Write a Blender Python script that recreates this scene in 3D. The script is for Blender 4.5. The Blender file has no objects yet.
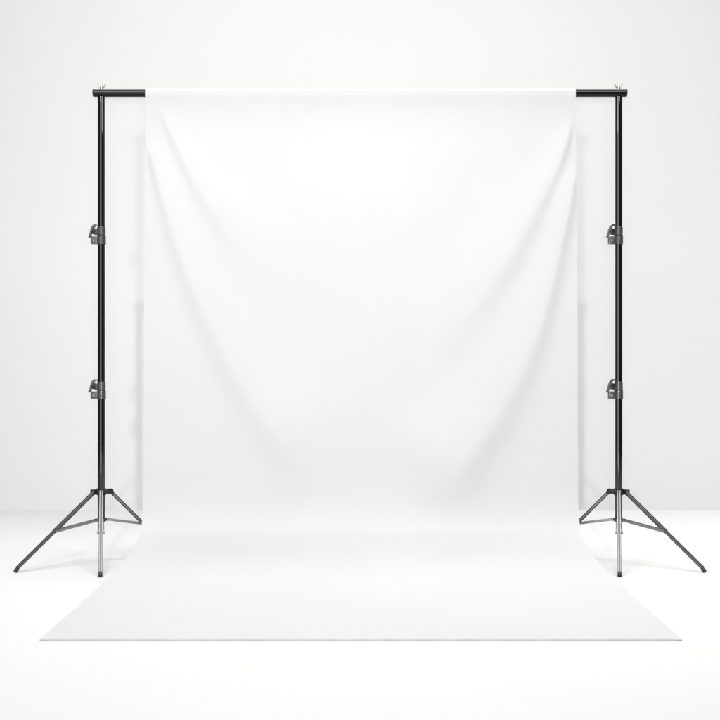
import bpy, bmesh, math, random
import numpy as np
from mathutils import Vector, Matrix, noise

random.seed(4)
scene = bpy.context.scene
COL = scene.collection

# ------------------------------------------------------------------ scene settings
scene.view_settings.view_transform = 'Standard'
scene.view_settings.look = 'None'
scene.view_settings.exposure = 0.0
scene.view_settings.gamma = 1.0
scene.cycles.max_bounces = 8
scene.cycles.diffuse_bounces = 5
scene.cycles.use_denoising = True

# ------------------------------------------------------------------ materials
def new_mat(name):
    m = bpy.data.materials.new(name)
    m.use_nodes = True
    nt = m.node_tree
    b = nt.nodes['Principled BSDF']
    return m, nt, b

def add_noise_colour(nt, b, c1, c2, scale, detail=4, coord='Object'):
    tc = nt.nodes.new('ShaderNodeTexCoord')
    n = nt.nodes.new('ShaderNodeTexNoise')
    n.inputs['Scale'].default_value = scale
    n.inputs['Detail'].default_value = detail
    r = nt.nodes.new('ShaderNodeValToRGB')
    r.color_ramp.elements[0].position = 0.3
    r.color_ramp.elements[1].position = 0.7
    r.color_ramp.elements[0].color = (*c1, 1)
    r.color_ramp.elements[1].color = (*c2, 1)
    nt.links.new(tc.outputs[coord], n.inputs['Vector'])
    nt.links.new(n.outputs['Fac'], r.inputs['Fac'])
    nt.links.new(r.outputs['Color'], b.inputs['Base Color'])
    return tc, n

def add_bump(nt, b, tc, scale, strength, dist, coord='Object', detail=3):
    n = nt.nodes.new('ShaderNodeTexNoise')
    n.inputs['Scale'].default_value = scale
    n.inputs['Detail'].default_value = detail
    bp = nt.nodes.new('ShaderNodeBump')
    bp.inputs['Strength'].default_value = strength
    bp.inputs['Distance'].default_value = dist
    nt.links.new(tc.outputs[coord], n.inputs['Vector'])
    nt.links.new(n.outputs['Fac'], bp.inputs['Height'])
    nt.links.new(bp.outputs['Normal'], b.inputs['Normal'])

def simple(name, c1, c2, scale, rough, metal=0.0, spec=0.5, bump=None):
    m, nt, b = new_mat(name)
    tc, n = add_noise_colour(nt, b, c1, c2, scale)
    b.inputs['Roughness'].default_value = rough
    b.inputs['Metallic'].default_value = metal
    b.inputs['Specular IOR Level'].default_value = spec
    if bump:
        add_bump(nt, b, tc, *bump)
    return m

M = {}
M['wall'] = simple('wall_paint', (0.68, 0.68, 0.671), (0.693, 0.693, 0.684), 0.8, 0.9, 0, 0.1, (180, 0.08, 0.001))
M['floor'] = simple('floor_paint', (0.605, 0.605, 0.595), (0.615, 0.615, 0.605), 0.7, 0.75, 0, 0.1, (220, 0.05, 0.001))
M['black'] = simple('black_gloss_paint', (0.0018, 0.0018, 0.0018), (0.0026, 0.0026, 0.0026), 40, 0.0, 0, 1.0)
M['black_bar'] = simple('black_bar_paint', (0.0016, 0.0016, 0.0016), (0.0022, 0.0022, 0.0022), 40, 0.0, 0, 0.27)
M['plastic'] = simple('black_plastic', (0.003, 0.003, 0.003), (0.007, 0.007, 0.007), 60, 0.42, 0, 0.4, (400, 0.2, 0.0004))
M['grey'] = simple('grey_cast_metal', (0.045, 0.045, 0.047), (0.075, 0.075, 0.077), 90, 0.34, 0.3, 0.5, (500, 0.2, 0.0004))
M['leg'] = simple('dark_leg_metal', (0.011, 0.011, 0.012), (0.018, 0.018, 0.019), 60, 0.28, 0.1, 0.5)
M['leg_inner'] = simple('bare_channel_metal', (0.22, 0.22, 0.223), (0.29, 0.29, 0.293), 60, 0.38, 0.3, 0.5)
M['brace'] = simple('brace_metal', (0.19, 0.19, 0.192), (0.26, 0.26, 0.262), 70, 0.35, 0.4, 0.5)
M['rubber'] = simple('rubber', (0.016, 0.016, 0.016), (0.028, 0.028, 0.028), 80, 0.65, 0, 0.4)
M['chrome'] = simple('chrome', (0.62, 0.62, 0.62), (0.72, 0.72, 0.72), 50, 0.22, 1.0, 0.5)

def cloth_material():
    m, nt, b = new_mat('white_cloth')
    tc = nt.nodes.new('ShaderNodeTexCoord')
    n = nt.nodes.new('ShaderNodeTexNoise'); n.inputs['Scale'].default_value = 2.2; n.inputs['Detail'].default_value = 3
    r = nt.nodes.new('ShaderNodeValToRGB')
    r.color_ramp.elements[0].position = 0.3; r.color_ramp.elements[1].position = 0.7
    r.color_ramp.elements[0].color = (0.497, 0.499, 0.501, 1)
    r.color_ramp.elements[1].color = (0.508, 0.510, 0.512, 1)
    nt.links.new(tc.outputs['Object'], n.inputs['Vector'])
    nt.links.new(n.outputs['Fac'], r.inputs['Fac'])
    nt.links.new(r.outputs['Color'], b.inputs['Base Color'])
    b.inputs['Roughness'].default_value = 0.85
    b.inputs['Specular IOR Level'].default_value = 0.15
    b.inputs['Sheen Weight'].default_value = 0.06
    b.inputs['Sheen Roughness'].default_value = 0.5
    # weave: two crossed fine wave textures plus soft crumple noise
    w1 = nt.nodes.new('ShaderNodeTexWave'); w1.bands_direction = 'X'; w1.inputs['Scale'].default_value = 220
    w2 = nt.nodes.new('ShaderNodeTexWave'); w2.bands_direction = 'Z'; w2.inputs['Scale'].default_value = 220
    ad = nt.nodes.new('ShaderNodeMath'); ad.operation = 'ADD'
    b1 = nt.nodes.new('ShaderNodeBump'); b1.inputs['Strength'].default_value = 0.04; b1.inputs['Distance'].default_value = 0.0005
    n2 = nt.nodes.new('ShaderNodeTexNoise'); n2.inputs['Scale'].default_value = 7; n2.inputs['Detail'].default_value = 3
    b2 = nt.nodes.new('ShaderNodeBump'); b2.inputs['Strength'].default_value = 0.25; b2.inputs['Distance'].default_value = 0.006
    for w in (w1, w2, n2):
        nt.links.new(tc.outputs['Object'], w.inputs['Vector'])
    nt.links.new(w1.outputs['Fac'], ad.inputs[0]); nt.links.new(w2.outputs['Fac'], ad.inputs[1])
    nt.links.new(ad.outputs[0], b1.inputs['Height'])
    nt.links.new(n2.outputs['Fac'], b2.inputs['Height'])
    nt.links.new(b2.outputs['Normal'], b1.inputs['Normal'])
    nt.links.new(b1.outputs['Normal'], b.inputs['Normal'])
    return m
M['cloth'] = cloth_material()
M['hem_shade_line'] = simple('hem_shade_grey', (0.33, 0.33, 0.33), (0.38, 0.38, 0.38), 30, 0.9, 0, 0.1)  # darker than the cloth: paints the shadow line under its front edge

# ------------------------------------------------------------------ mesh helpers
def link(name, bm, mat, parent=None, smooth=False, angle=35):
    me = bpy.data.meshes.new(name)
    bmesh.ops.recalc_face_normals(bm, faces=bm.faces)
    bm.to_mesh(me); bm.free()
    for mm in (mat if isinstance(mat, (list, tuple)) else [mat]):
        me.materials.append(mm)
    if smooth:
        for p in me.polygons: p.use_smooth = True
        if angle:
            me.set_sharp_from_angle(angle=math.radians(angle))
    o = bpy.data.objects.new(name, me)
    COL.objects.link(o)
    o.parent = parent
    return o

def empty(name, loc, parent=None):
    o = bpy.data.objects.new(name, None)
    o.empty_display_size = 0.1
    COL.objects.link(o)
    o.location = loc
    o.parent = parent
    return o

def frame(axis, up=Vector((0, 0, 1))):
    z = axis.normalized()
    if abs(z.dot(up)) > 0.98:
        up = Vector((0, -1, 0))
    x = up.cross(z).normalized()
    y = z.cross(x)
    return x, y, z

def cyl(bm, p0, p1, r0, r1=None, seg=24, bev=0.0, caps=True, mi=0):
    p0, p1 = Vector(p0), Vector(p1)
    r1 = r0 if r1 is None else r1
    x, y, z = frame(p1 - p0)
    L = (p1 - p0).length
    if bev:
        rings = [(0, r0 - bev), (bev * .3, r0 - bev * .3), (bev, r0), (bev * 1.6, r0), (L - bev * 1.6, r1), (L - bev, r1), (L - bev * .3, r1 - bev * .3), (L, r1 - bev)]
    else:
        rings = [(0, r0), (L, r1)]
    vs = []
    for t, r in rings:
        vs.append([bm.verts.new(p0 + z * t + x * (r * math.cos(2 * math.pi * k / seg)) + y * (r * math.sin(2 * math.pi * k / seg))) for k in range(seg)])
    fs = []
    for a, b in zip(vs, vs[1:]):
        for k in range(seg):
            fs.append(bm.faces.new((a[k], a[(k + 1) % seg], b[(k + 1) % seg], b[k])))
    if caps:
        fs.append(bm.faces.new(vs[0][::-1])); fs.append(bm.faces.new(vs[-1]))
    for f in fs: f.material_index = mi
    return fs

def hollow(bm, p0, p1, ro, ri, seg=32, bev=0.001):
    """ring / sleeve with a hole"""
    p0, p1 = Vector(p0), Vector(p1)
    x, y, z = frame(p1 - p0)
    L = (p1 - p0).length
    prof = [(0, ri), (0, ro - bev), (bev, ro), (bev * 1.4, ro), (L - bev * 1.4, ro), (L - bev, ro), (L, ro - bev), (L, ri)]
    vs = [[bm.verts.new(p0 + z * t + x * (r * math.cos(2 * math.pi * k / seg)) + y * (r * math.sin(2 * math.pi * k / seg))) for k in range(seg)] for t, r in prof]
    n = len(vs)
    for i in range(n):
        a, b = vs[i], vs[(i + 1) % n]
        for k in range(seg):
            bm.faces.new((a[k], a[(k + 1) % seg], b[(k + 1) % seg], b[k]))

def box(bm, c, s, rot=None, bev=0.0):
    tmp = bmesh.new()
    bmesh.ops.create_cube(tmp, size=1)
    for v in tmp.verts:
        v.co = Vector((v.co.x * s[0], v.co.y * s[1], v.co.z * s[2]))
    if bev:
        bmesh.ops.bevel(tmp, geom=list(tmp.edges), offset=bev, segments=2, affect='EDGES', profile=.6)
    mp = {}
    for v in tmp.verts:
        co = rot @ v.co if rot is not None else v.co
        mp[v] = bm.verts.new(co + Vector(c))
    for f in tmp.faces:
        bm.faces.new([mp[v] for v in f.verts])
    tmp.free()

def sweep(bm, p0, p1, section, up=Vector((0, 0, 1)), close=True, mats=None):
    """extrude a 2-D section (x across, y along 'up') from p0 to p1"""
    p0, p1 = Vector(p0), Vector(p1)
    x, y, z = frame(p1 - p0, up)
    a = [bm.verts.new(p0 + x * s[0] + y * s[1]) for s in section]
    b = [bm.verts.new(p1 + x * s[0] + y * s[1]) for s in section]
    n = len(section)
    for k in range(n):
        f = bm.faces.new((a[k], a[(k + 1) % n], b[(k + 1) % n], b[k]))
        if mats: f.material_index = mats[k]
    if close:
        bm.faces.new(a[::-1]); bm.faces.new(b)

def ribbon(bm, pts, widths, thick, ydir=Vector((0, 1, 0))):
    """a solid strip that follows a polyline in the XZ plane; 'widths' is its depth along y"""
    pts = [Vector(p) for p in pts]
    rows = []
    for i, p in enumerate(pts):
        t = (pts[min(i + 1, len(pts) - 1)] - pts[max(i - 1, 0)]).normalized()
        nrm = t.cross(ydir).normalized()
        w, th = widths[i], thick[i]
        rows.append([bm.verts.new(p + nrm * (sx * th / 2) + ydir * (sy * w / 2)) for sx, sy in ((-1, -1), (1, -1), (1, 1), (-1, 1))])
    for a, b in zip(rows, rows[1:]):
        for k in range(4):
            bm.faces.new((a[k], a[(k + 1) % 4], b[(k + 1) % 4], b[k]))
    bm.faces.new(rows[0][::-1]); bm.faces.new(rows[-1])

def bevel_all(bm, off, seg=2):
    es = [e for e in bm.edges if len(e.link_faces) == 2 and e.calc_face_angle(0) > math.radians(40)]
    bmesh.ops.bevel(bm, geom=es, offset=off, segments=seg, affect='EDGES', profile=.6, clamp_overlap=True)

def tag(o, label, cat, group=None):
    o['label'] = label; o['category'] = cat
    if group: o['group'] = group
    return o

# ------------------------------------------------------------------ place: scale and camera
CAM_Z, CAM_Y = 0.689, -4.5
cam_d = bpy.data.cameras.new('camera')
cam = bpy.data.objects.new('camera', cam_d)
COL.objects.link(cam)
cam.location = (0, CAM_Y, CAM_Z)
cam.rotation_euler = (math.radians(90), 0, 0)
cam_d.lens = 53.55
cam_d.sensor_width = 36
cam_d.sensor_fit = 'HORIZONTAL'
cam_d.shift_y = 0.05
cam_d.clip_start = 0.05
cam_d.clip_end = 200
scene.camera = cam

WALL_Y = 1.97

# ------------------------------------------------------------------ the setting
bm = bmesh.new()
bmesh.ops.create_grid(bm, x_segments=2, y_segments=2, size=1)
for v in bm.verts:
    v.co = Vector((v.co.x * 9, -5.0 + v.co.y * 7.0 + 0.03, 0))
o = link('floor', bm, M['floor']); o['kind'] = 'structure'
bm = bmesh.new()
box(bm, (0, WALL_Y + 0.05, 3.9), (18, 0.1, 7.8))
o = link('wall', bm, M['wall']); o['kind'] = 'structure'

# ------------------------------------------------------------------ crossbar
BAR_Z, BAR_R = 1.962, 0.0172
bar = empty('crossbar', (0, 0, BAR_Z))
tag(bar, 'black horizontal crossbar carrying the white backdrop between the two stands', 'crossbar')
bm = bmesh.new()
cyl(bm, (-1.117, 0, 0), (1.117, 0, 0), BAR_R, seg=48, bev=0.0008)
link('tube', bm, M['black_bar'], bar, True)
for s in (-1, 1):
    bm = bmesh.new()
    cyl(bm, (s * 1.117, 0, 0), (s * 1.1205, 0, 0), BAR_R, seg=48, bev=0.0012)
    link('end_cap', bm, M['plastic'], bar, True)

# ------------------------------------------------------------------ tripod stands
POLE_X = 1.0865
HUB_Z, BRACE_Z = 0.286, 0.174

def make_clamp(parent, z, pole_r):
    """flip-lock style clamp; z is the joint between sleeve and collar. lug and lever point to -x"""
    c = empty('clamp', (0, 0, z), parent)
    bm = bmesh.new()
    hollow(bm, (0, 0, -0.037), (0, 0, -0.0017), 0.0186, pole_r * .9)
    # two cheeks of the split lug
    for sy in (-1, 1):
        box(bm, (-0.0285, sy * 0.0062, -0.0195), (0.029, 0.0085, 0.031), bev=0.0014)
    link('collar', bm, M['grey'], c, True)
    bm = bmesh.new()
    hollow(bm, (0, 0, 0.0017), (0, 0, 0.036), 0.0172, pole_r * .9)
    box(bm, (-0.0165, 0, 0.016), (0.006, 0.014, 0.026), bev=0.001)
    link('sleeve', bm, M['grey'], c, True)
    bm = bmesh.new()
    hollow(bm, (0, 0, -0.0016), (0, 0, 0.0016), 0.0178, pole_r * .9, bev=0.0003)
    link('gap_shade_ring', bm, M['rubber'], c, True)  # added dark ring, stands in for the shaded gap between sleeve and collar
    bm = bmesh.new()
    cyl(bm, (-0.0305, -0.0103, -0.0215), (-0.0305, -0.0135, -0.0215), 0.0042, seg=6, bev=0.0006)
    link('bolt', bm, M['leg_inner'], c, True)
    bm = bmesh.new()
    # dark knob body the lever pivots on
    box(bm, (-0.026, 0, 0.017), (0.018, 0.016, 0.026), Matrix.Rotation(math.radians(16), 3, 'Y'), bev=0.004)
    cyl(bm, (-0.03, 0.0125, 0.022), (-0.03, -0.0125, 0.022), 0.0085, seg=20, bev=0.001)
    link('knob', bm, M['plastic'], c, True)
    bm = bmesh.new()
    ribbon(bm, [(-0.013, -0.004, 0.038), (-0.019, -0.004, 0.0445), (-0.026, -0.004, 0.0445), (-0.034, -0.004, 0.0365), (-0.039, -0.004, 0.024),
                (-0.0425, -0.004, 0.010), (-0.047, -0.004, -0.002), (-0.0505, -0.004, -0.0075)],
           [0.015, 0.018, 0.021, 0.022, 0.022, 0.021, 0.02, 0.018],
           [0.004, 0.006, 0.008, 0.0085, 0.008, 0.007, 0.0075, 0.005])
    bevel_all(bm, 0.0016)
    link('lever', bm, M['grey'], c, True)
    return c

LEGSEC_W, LEGSEC_D = 0.0168, 0.0132
def channel(w, d, gw=0.0040, g=0.0034):
    """folded bar: a lengthwise groove in the upper face and in both side faces; bare metal inside the grooves"""
    h, k, c = w / 2, d / 2, 0.0016
    e = 0.0030
    pts = [(-h, -k + c), (-h + c, -k), (h - c, -k), (h, -k + c),
           (h, -e), (h - g, -e + .0003), (h - g, e - .0003), (h, e),
           (h, k - c), (h - c, k),
           (gw, k), (gw - .0003, k - g), (-gw + .0003, k - g), (-gw, k),
           (-h + c, k), (-h, k - c),
           (-h, e), (-h + g, e - .0003), (-h + g, -e + .0003), (-h, -e)]
    mats = [0] * len(pts)
    for q in (5, 9, 13, 17): mats[q] = 1
    return pts, mats

def make_stand(x, mirror, label):
    st = empty('tripod_stand', (x, 0, 0))
    tag(st, label, 'stand', 'tripod stands holding up the crossbar')
    m = -1 if mirror else 1
    # telescoping pole: three sections
    for z0, z1, r in ((BRACE_Z - 0.006, 0.712, 0.0150), (0.713, 1.362, 0.0148), (1.363, BAR_Z - BAR_R + 0.0015, 0.0146)):
        bm = bmesh.new()
        cyl(bm, (0, 0, z0), (0, 0, z1), r, seg=48)
        link('pole_section', bm, M['black'], st, True)
    make_clamp(st, 0.7125, 0.0150)
    make_clamp(st, 1.3625, 0.0148)
    # bolt through the bar and wing nut on top
    wn = empty('wing_nut', (0, 0, BAR_Z + BAR_R), st)
    bm = bmesh.new()
    cyl(bm, (0, 0, -0.0008), (0, 0, 0.009), 0.0075, 0.0052, seg=20, bev=0.0008)
    link('nut', bm, M['chrome'], wn, True)
    for s in (-1, 1):
        bm = bmesh.new()
        ribbon(bm, [(s * 0.004, 0, 0.0035), (s * 0.0095, 0, 0.007), (s * 0.0135, 0, 0.0125), (s * 0.0158, 0, 0.0185), (s * 0.0155, 0, 0.0225)],
               [0.006, 0.007, 0.0085, 0.009, 0.006], [0.003, 0.0028, 0.0028, 0.003, 0.0026])
        bevel_all(bm, 0.0007)
        link('wing', bm, M['leg_inner'], wn, True)
    bm = bmesh.new()
    cyl(bm, (0, 0, 0.009), (0, 0, 0.021), 0.0031, seg=16, bev=0.0006)
    link('threaded_bolt', bm, M['chrome'], wn, True)

    # legs
    feet = [Vector((m * -0.258, -0.325, 0)), Vector((m * 0.100, -0.430, 0)), Vector((m * 0.272, 0.145, 0))]
    hub_bm = bmesh.new()
    hollow(hub_bm, (0, 0, HUB_Z - 0.013), (0, 0, HUB_Z + 0.015), 0.0195, 0.0135)
    col_bm = bmesh.new()
    hollow(col_bm, (0, 0, BRACE_Z - 0.013), (0, 0, BRACE_Z + 0.004), 0.0178, 0.0135)
    cyl(col_bm, (0, 0, BRACE_Z - 0.0145), (0, 0, BRACE_Z - 0.0062), 0.0150, seg=32)
    for f in feet:
        d = Vector((f.x, f.y, 0)).normalized()
        side = Vector((-d.y, d.x, 0))
        ang = math.atan2(d.y, d.x)
        R = Matrix.Rotation(ang, 3, 'Z')
        # hub ears: two cheeks and a pin holding the leg top
        piv = d * 0.040 + Vector((0, 0, HUB_Z))
        for s in (-1, 1):
            box(hub_bm, d * 0.031 + side * (s * 0.0122) + Vector((0, 0, HUB_Z + 0.002)), (0.033, 0.0042, 0.020), R, bev=0.0022)
        box(hub_bm, d * 0.0225 + Vector((0, 0, HUB_Z + 0.0065)), (0.012, 0.0235, 0.008), R, bev=0.0016)
        cyl(hub_bm, piv + side * 0.0165, piv - side * 0.0165, 0.0042, seg=14, bev=0.0006)
        # leg
        foot_c = Vector((f.x, f.y, 0.0105))
        ax = (foot_c - piv).normalized()
        bm = bmesh.new()
        sec, mats = channel(LEGSEC_W, LEGSEC_D)
        top = piv - ax * 0.006
        mid = piv + ax * ((foot_c - piv).length * 0.52)
        end = foot_c - ax * 0.012
        sweep(bm, top, mid, sec, mats=mats)
        sec2, mats2 = channel(LEGSEC_W * 0.86, LEGSEC_D * 0.88, 0.0034, 0.0030)
        sweep(bm, mid - ax * 0.0005, end, sec2, mats=mats2)
        lg = link('leg', bm, [M['leg'], M['leg_inner']], st, False)
        bm = bmesh.new()
        # tip: rounded rubber boot
        sp = lambda v: math.copysign(abs(v) ** 0.55, v)
        sec3 = [(0.0078 * sp(math.cos(a)), 0.0065 * sp(math.sin(a))) for a in [2 * math.pi * k / 20 for k in range(20)]]
        sweep(bm, foot_c - ax * 0.015, foot_c + ax * 0.001, sec3)
        bevel_all(bm, 0.0025)
        zmin = min(v.co.z for v in bm.verts)
        for v in bm.verts: v.co.z -= zmin
        link('foot', bm, M['rubber'], lg, True)
        # brace: two flat bars from the low collar to the leg
        ear = d * 0.026 + Vector((0, 0, BRACE_Z - 0.004))
        box(col_bm, d * 0.021 + Vector((0, 0, BRACE_Z - 0.004)), (0.020, 0.012, 0.012), R, bev=0.0012)
        pin = ear + Vector((0, 0, 0))
        bx = piv + ax * ((foot_c - piv).length * 0.50) + Vector((0, 0, -0.004))
        bm = bmesh.new()
        for s in (-1, 1):
            a = pin + side * (s * 0.0088)
            b = bx + side * (s * 0.0122)
            ln = (b - a)
            x_, y_, z_ = frame(ln)
            rot = Matrix((x_, y_, z_)).transposed()
            box(bm, (a + b) / 2, (0.0028, 0.0095, ln.length + 0.012), rot, bev=0.0008)
        cyl(bm, pin + side * 0.0118, pin - side * 0.0118, 0.0030, seg=12)
        cyl(bm, bx + side * 0.0155, bx - side * 0.0155, 0.0032, seg=12)
        link('brace', bm, M['brace'], st, True)
    link('leg_hub', hub_bm, M['plastic'], st, True)
    link('brace_collar', col_bm, M['grey'], st, True)
    # tightening screw of the hub
    bm = bmesh.new()
    cyl(bm, (m * 0.004, -0.019, HUB_Z - 0.006), (m * 0.007, -0.040, HUB_Z - 0.012), 0.0062, 0.0075, seg=16, bev=0.001)
    link('hub_screw', bm, M['plastic'], st, True)
    return st

make_stand(-POLE_X, False, 'black telescopic tripod stand left of the white backdrop')
make_stand(POLE_X, True, 'black telescopic tripod stand right of the white backdrop')

# ------------------------------------------------------------------ backdrop cloth
def px(x, y, depth=4.5):
    return ((x - 360) * depth / 1071.0, CAM_Z - (y - 396) * depth / 1071.0)

def catmull(pts, n):
    P = np.array(pts, float)
    P = np.vstack([2 * P[0] - P[1], P, 2 * P[-1] - P[-2]])
    out = []
    for i in range(1, len(P) - 2):
        for t in np.linspace(0, 1, n, endpoint=False):
            a, b, c, d = P[i - 1], P[i], P[i + 1], P[i + 2]
            out.append(.5 * ((2 * b) + (c - a) * t + (2 * a - 5 * b + 4 * c - d) * t * t + (3 * b - a - 3 * c + d) * t ** 3))
    out.append(P[-2])
    return np.array(out)

# side profile (y, z): up the back of the bar, over it, down the front, out along the floor
prof = [(0.014, 1.86), (0.0165, 1.92)]
rr = BAR_R + 0.0022
for k in range(0, 13):
    a = math.radians(10 + k * 14.0)
    prof.append((rr * math.cos(a), BAR_Z + rr * math.sin(a)))
prof += [(-0.0165, 1.946), (-0.0100, 1.927), (-0.0045, 1.902), (-0.0020, 1.872), (-0.0025, 1.835), (-0.0065, 1.76), (-0.0130, 1.64), (-0.02, 1.46), (-0.02, 1.2), (-0.02, 0.9),
         (-0.02, 0.6), (-0.021, 0.4), (-0.026, 0.27), (-0.045, 0.185), (-0.077, 0.137), (-0.135, 0.107), (-0.22, 0.085),
         (-0.36, 0.064), (-0.55, 0.046), (-0.764, 0.032), (-1.07, 0.0185), (-1.30, 0.011), (-1.488, 0.0046)]
fine = catmull(prof, 24)
# resample evenly by arc length
seg = np.sqrt((np.diff(fine, axis=0) ** 2).sum(1))
s = np.concatenate([[0], np.cumsum(seg)])
# denser around the bar
NV = 460
u = np.linspace(0, 1, NV)
sdense = np.concatenate([np.linspace(0, 0.20, 90, endpoint=False), np.linspace(0.20, s[-1], NV - 90)])
PY = np.interp(sdense, s, fine[:, 0]); PZ = np.interp(sdense, s, fine[:, 1])
ty = np.gradient(PY, sdense); tz = np.gradient(PZ, sdense)
ln = np.hypot(ty, tz); ty /= ln; tz /= ln
NY, NZ = tz, -ty          # front-facing normal of the profile (points to -y on the hanging part, up on the floor)
NU = 300

# folds: (image-independent) lines in the hanging plane, x / z in metres with amplitude and width
def fold(points, amp, w0, w1, fade_in, fade_out, asym):
    P = np.array([px(*p) for p in points])
    C = catmull(P, 12)
    return dict(C=C, amp=amp, w0=w0, w1=w1, fi=fade_in, fo=fade_out, asym=asym)
FOLDS = [
    fold([(158, 100), (172, 134), (188, 166), (206, 197), (230, 232), (262, 278), (300, 330)], 0.0125, 0.013, 0.080, .12, .55, +1),
    fold([(148, 138), (157, 172), (169, 212), (184, 258), (205, 308), (232, 362), (262, 412), (298, 458), (345, 500)], 0.0165, 0.016, 0.105, .08, .22, +1),
    fold([(573, 112), (563, 150), (550, 180), (536, 206), (520, 236), (500, 268), (468, 312), (428, 362), (385, 415)], 0.0185, 0.013, 0.105, .10, .45, -1),
    fold([(575, 165), (569, 200), (558, 248), (545, 300), (530, 345), (508, 392), (480, 436), (448, 478), (412, 512)], 0.0205, 0.016, 0.110, .08, .20, -1),
]
def fold_height(X, Z):
    H = np.zeros_like(X)
    for f in FOLDS:
        C = f['C']; n = len(C)
        best = np.full(X.shape, 1e9); sd = np.zeros_like(X); tt = np.zeros_like(X)
        for i in range(n - 1):
            a, b = C[i], C[i + 1]
            ab = b - a; L2 = (ab ** 2).sum()
            t = np.clip(((X - a[0]) * ab[0] + (Z - a[1]) * ab[1]) / L2, 0, 1)
            dx = X - (a[0] + ab[0] * t); dz = Z - (a[1] + ab[1] * t)
            d = np.hypot(dx, dz)
            m = d < best
            best[m] = d[m]
            # signed: positive = upper / inner side of the fold
            cr = ab[0] * dz - ab[1] * dx
            sd[m] = (np.sign(cr) * d)[m]
            tt[m] = ((i + t) / (n - 1))[m]
        sd = sd * f['asym']
        w = f['w0'] + (f['w1'] - f['w0']) * tt ** 1.2
        fade = np.clip(tt / f['fi'], 0, 1) * np.clip((1 - tt) / f['fo'], 0, 1)
        fade = fade * fade * (3 - 2 * fade)
        A = f['amp'] * (0.6 + 1.5 * tt) * fade
        # steep lower side, long upper side
        up = np.exp(-(np.maximum(sd, 0) / (w * 2.6)) ** 2)
        lo = np.exp(-(np.minimum(sd, 0) / (w * 1.0)) ** 2)
        H += A * np.where(sd > 0, up, lo)
    return H

Zg = np.repeat(PZ[:, None], NU, 1)
Ug = np.repeat(np.linspace(-1, 1, NU)[None, :], NV, 0)
zc = np.clip((1.95 - PZ) / 1.8, 0, 1)[:, None]
# half widths: right side widens a little towards the floor
wl = 0.899 + 0.006 * zc
wr = 0.903 + 0.009 * zc
front_t = np.clip((-PY - 0.15) / 1.3, 0, 1)[:, None]
wr = wr - 0.006 * front_t; wl = wl - 0.004 * front_t
Xg = np.where(Ug < 0, Ug * wl, Ug * wr)
hang = np.clip((1.95 - Zg) / 0.06, 0, 1) * np.clip((Zg - 0.11) / 0.17, 0, 1) * (PY[:, None] < 0.0)
H = fold_height(Xg, Zg) * hang
# broad soft billows
B = np.zeros_like(H)
for j in range(0, NV, 4):
    for i in range(0, NU, 6):
        q = Vector((Xg[j, i] * 1.5, sdense[j] * 0.75, 3.1))
        B[j, i] = noise.noise(q) * 0.010 + noise.noise(Vector((Xg[j, i] * 4.2, sdense[j] * 2.6, 9.0))) * 0.0016
jj = np.arange(0, NV, 4); ii = np.arange(0, NU, 6)
sub = B[::4, ::6]
tmp = np.array([np.interp(np.arange(NU), ii, row) for row in sub])
B = np.array([np.interp(np.arange(NV), jj, tmp[:, c]) for c in range(NU)]).T
# soften the interpolation
for _ in range(6):
    B = (np.roll(B, 1, 0) + np.roll(B, -1, 0) + np.roll(B, 1, 1) + np.roll(B, -1, 1) + 2 * B) / 6
    B[0] = B[1]; B[-1] = B[-2]; B[:, 0] = B[:, 1]; B[:, -1] = B[:, -2]
bl = np.clip((1.92 - Zg) / 0.25, 0, 1) * (PY[:, None] < 0.0)
floor_f = np.clip((Zg - 0.01) / 0.14, 0.0, 1)
W = np.zeros_like(H)
for i in range(NU):
    x = Xg[100, i]
    a = noise.noise(Vector((x * 9.0, 1.7, 0))) * 0.0022 + noise.noise(Vector((x * 24.0, 6.1, 0))) * 0.0009
    W[:, i] = a
wf = np.exp(-((1.93 - Zg) / 0.10) ** 2) * (PY[:, None] < 0.0)
H = H + B * bl * floor_f + (W + 0.0014) * wf * (Zg < 1.955)
Yg = PY[:, None] + H * NY[:, None]
Z2 = Zg + H * NZ[:, None]
Z2 = np.maximum(Z2, 0.004)
verts = np.stack([Xg, Yg, Z2], -1).reshape(-1, 3)
faces = []
for j in range(NV - 1):
    for i in range(NU - 1):
        a = j * NU + i
        faces.append((a, a + 1, a + NU + 1, a + NU))
me = bpy.data.meshes.new('backdrop')
me.from_pydata(verts.tolist(), [], faces)
me.materials.append(M['cloth'])
for p in me.polygons: p.use_smooth = True
sheet = bpy.data.objects.new('backdrop', me)
COL.objects.link(sheet)
tag(sheet, 'plain white fabric backdrop hanging from the crossbar and spread over the floor', 'backdrop')
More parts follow.
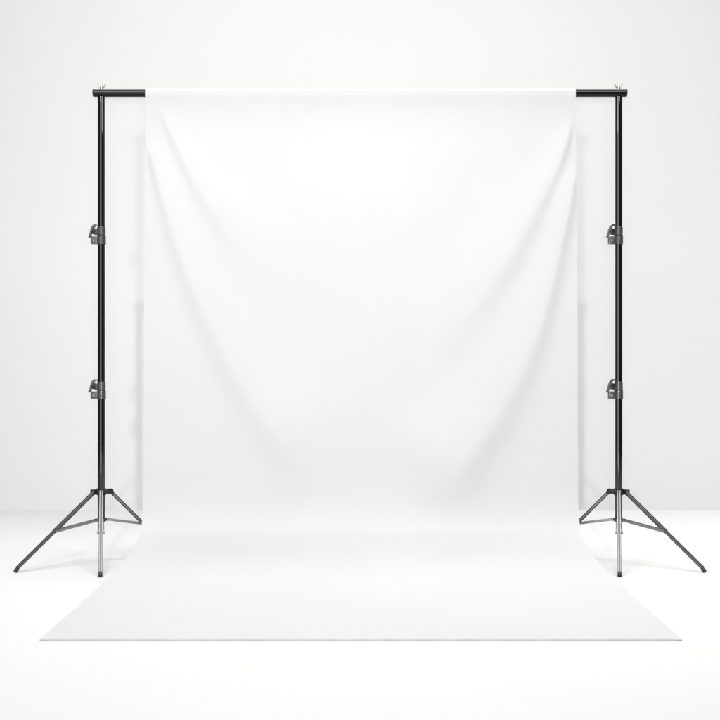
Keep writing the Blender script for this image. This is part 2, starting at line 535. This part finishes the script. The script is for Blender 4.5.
# front fold of the cloth; its grey stands in for the shadow line below
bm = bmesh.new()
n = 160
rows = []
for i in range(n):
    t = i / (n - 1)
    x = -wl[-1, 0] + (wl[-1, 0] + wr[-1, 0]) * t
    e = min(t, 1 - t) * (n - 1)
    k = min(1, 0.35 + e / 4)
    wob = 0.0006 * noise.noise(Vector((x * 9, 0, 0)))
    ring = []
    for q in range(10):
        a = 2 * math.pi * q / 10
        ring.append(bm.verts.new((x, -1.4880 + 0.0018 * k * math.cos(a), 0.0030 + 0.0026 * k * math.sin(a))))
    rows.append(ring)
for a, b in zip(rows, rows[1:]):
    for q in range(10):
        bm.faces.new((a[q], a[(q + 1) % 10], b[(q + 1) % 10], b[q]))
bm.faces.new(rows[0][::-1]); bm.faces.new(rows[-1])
link('hem_shade_line', bm, M['hem_shade_line'], sheet, True, 0)

# ------------------------------------------------------------------ light
w = bpy.data.worlds.new('World')
scene.world = w
w.use_nodes = True
w.node_tree.nodes['Background'].inputs['Color'].default_value = (1, 1, 1, 1)
w.node_tree.nodes['Background'].inputs['Strength'].default_value = 0.06

def area(name, loc, target, sx, sy, power, col=(1, 1, 1), spread=180):
    l = bpy.data.lights.new(name, 'AREA')
    l.shape = 'RECTANGLE'; l.size = sx; l.size_y = sy; l.energy = power; l.color = col
    l.spread = math.radians(spread)
    o = bpy.data.objects.new(name, l)
    COL.objects.link(o)
    o.location = loc
    d = Vector(target) - Vector(loc)
    o.rotation_euler = d.to_track_quat('-Z', 'Y').to_euler()
    return o

area('overhead_fill', (1.9, 0.1, 7.0), (1.9, 0.1, 0), 9.5, 3.4, 198, spread=75)  # added unseen light that lifts the floor and wall
area('bar_highlight_fill', (-1.95, -3.65, 4.3), (-0.3, 0, 2.6), 0.85, 2.7, 30, spread=110)  # added unseen pair, sized and placed to reflect in the bar ends
area('bar_highlight_fill', (1.95, -3.65, 4.3), (0.3, 0, 2.6), 0.85, 2.7, 27, spread=110)
area('main_softbox', (-1.7, -4.85, 1.7), (-1.4, 0, 1.5), 4.0, 3.4, 95)
area('low_key', (0, -8.6, 0.75), (0, 0, 1.2), 0.2, 0.2, 155)
area('high_key', (0, -8.6, 5.2), (0, 0, 0.9), 0.16, 0.16, 205)
area('camera_lamp', (0, -4.6, 0.742), (0, 0, 1.6), 0.3, 0.045, 15, spread=86)
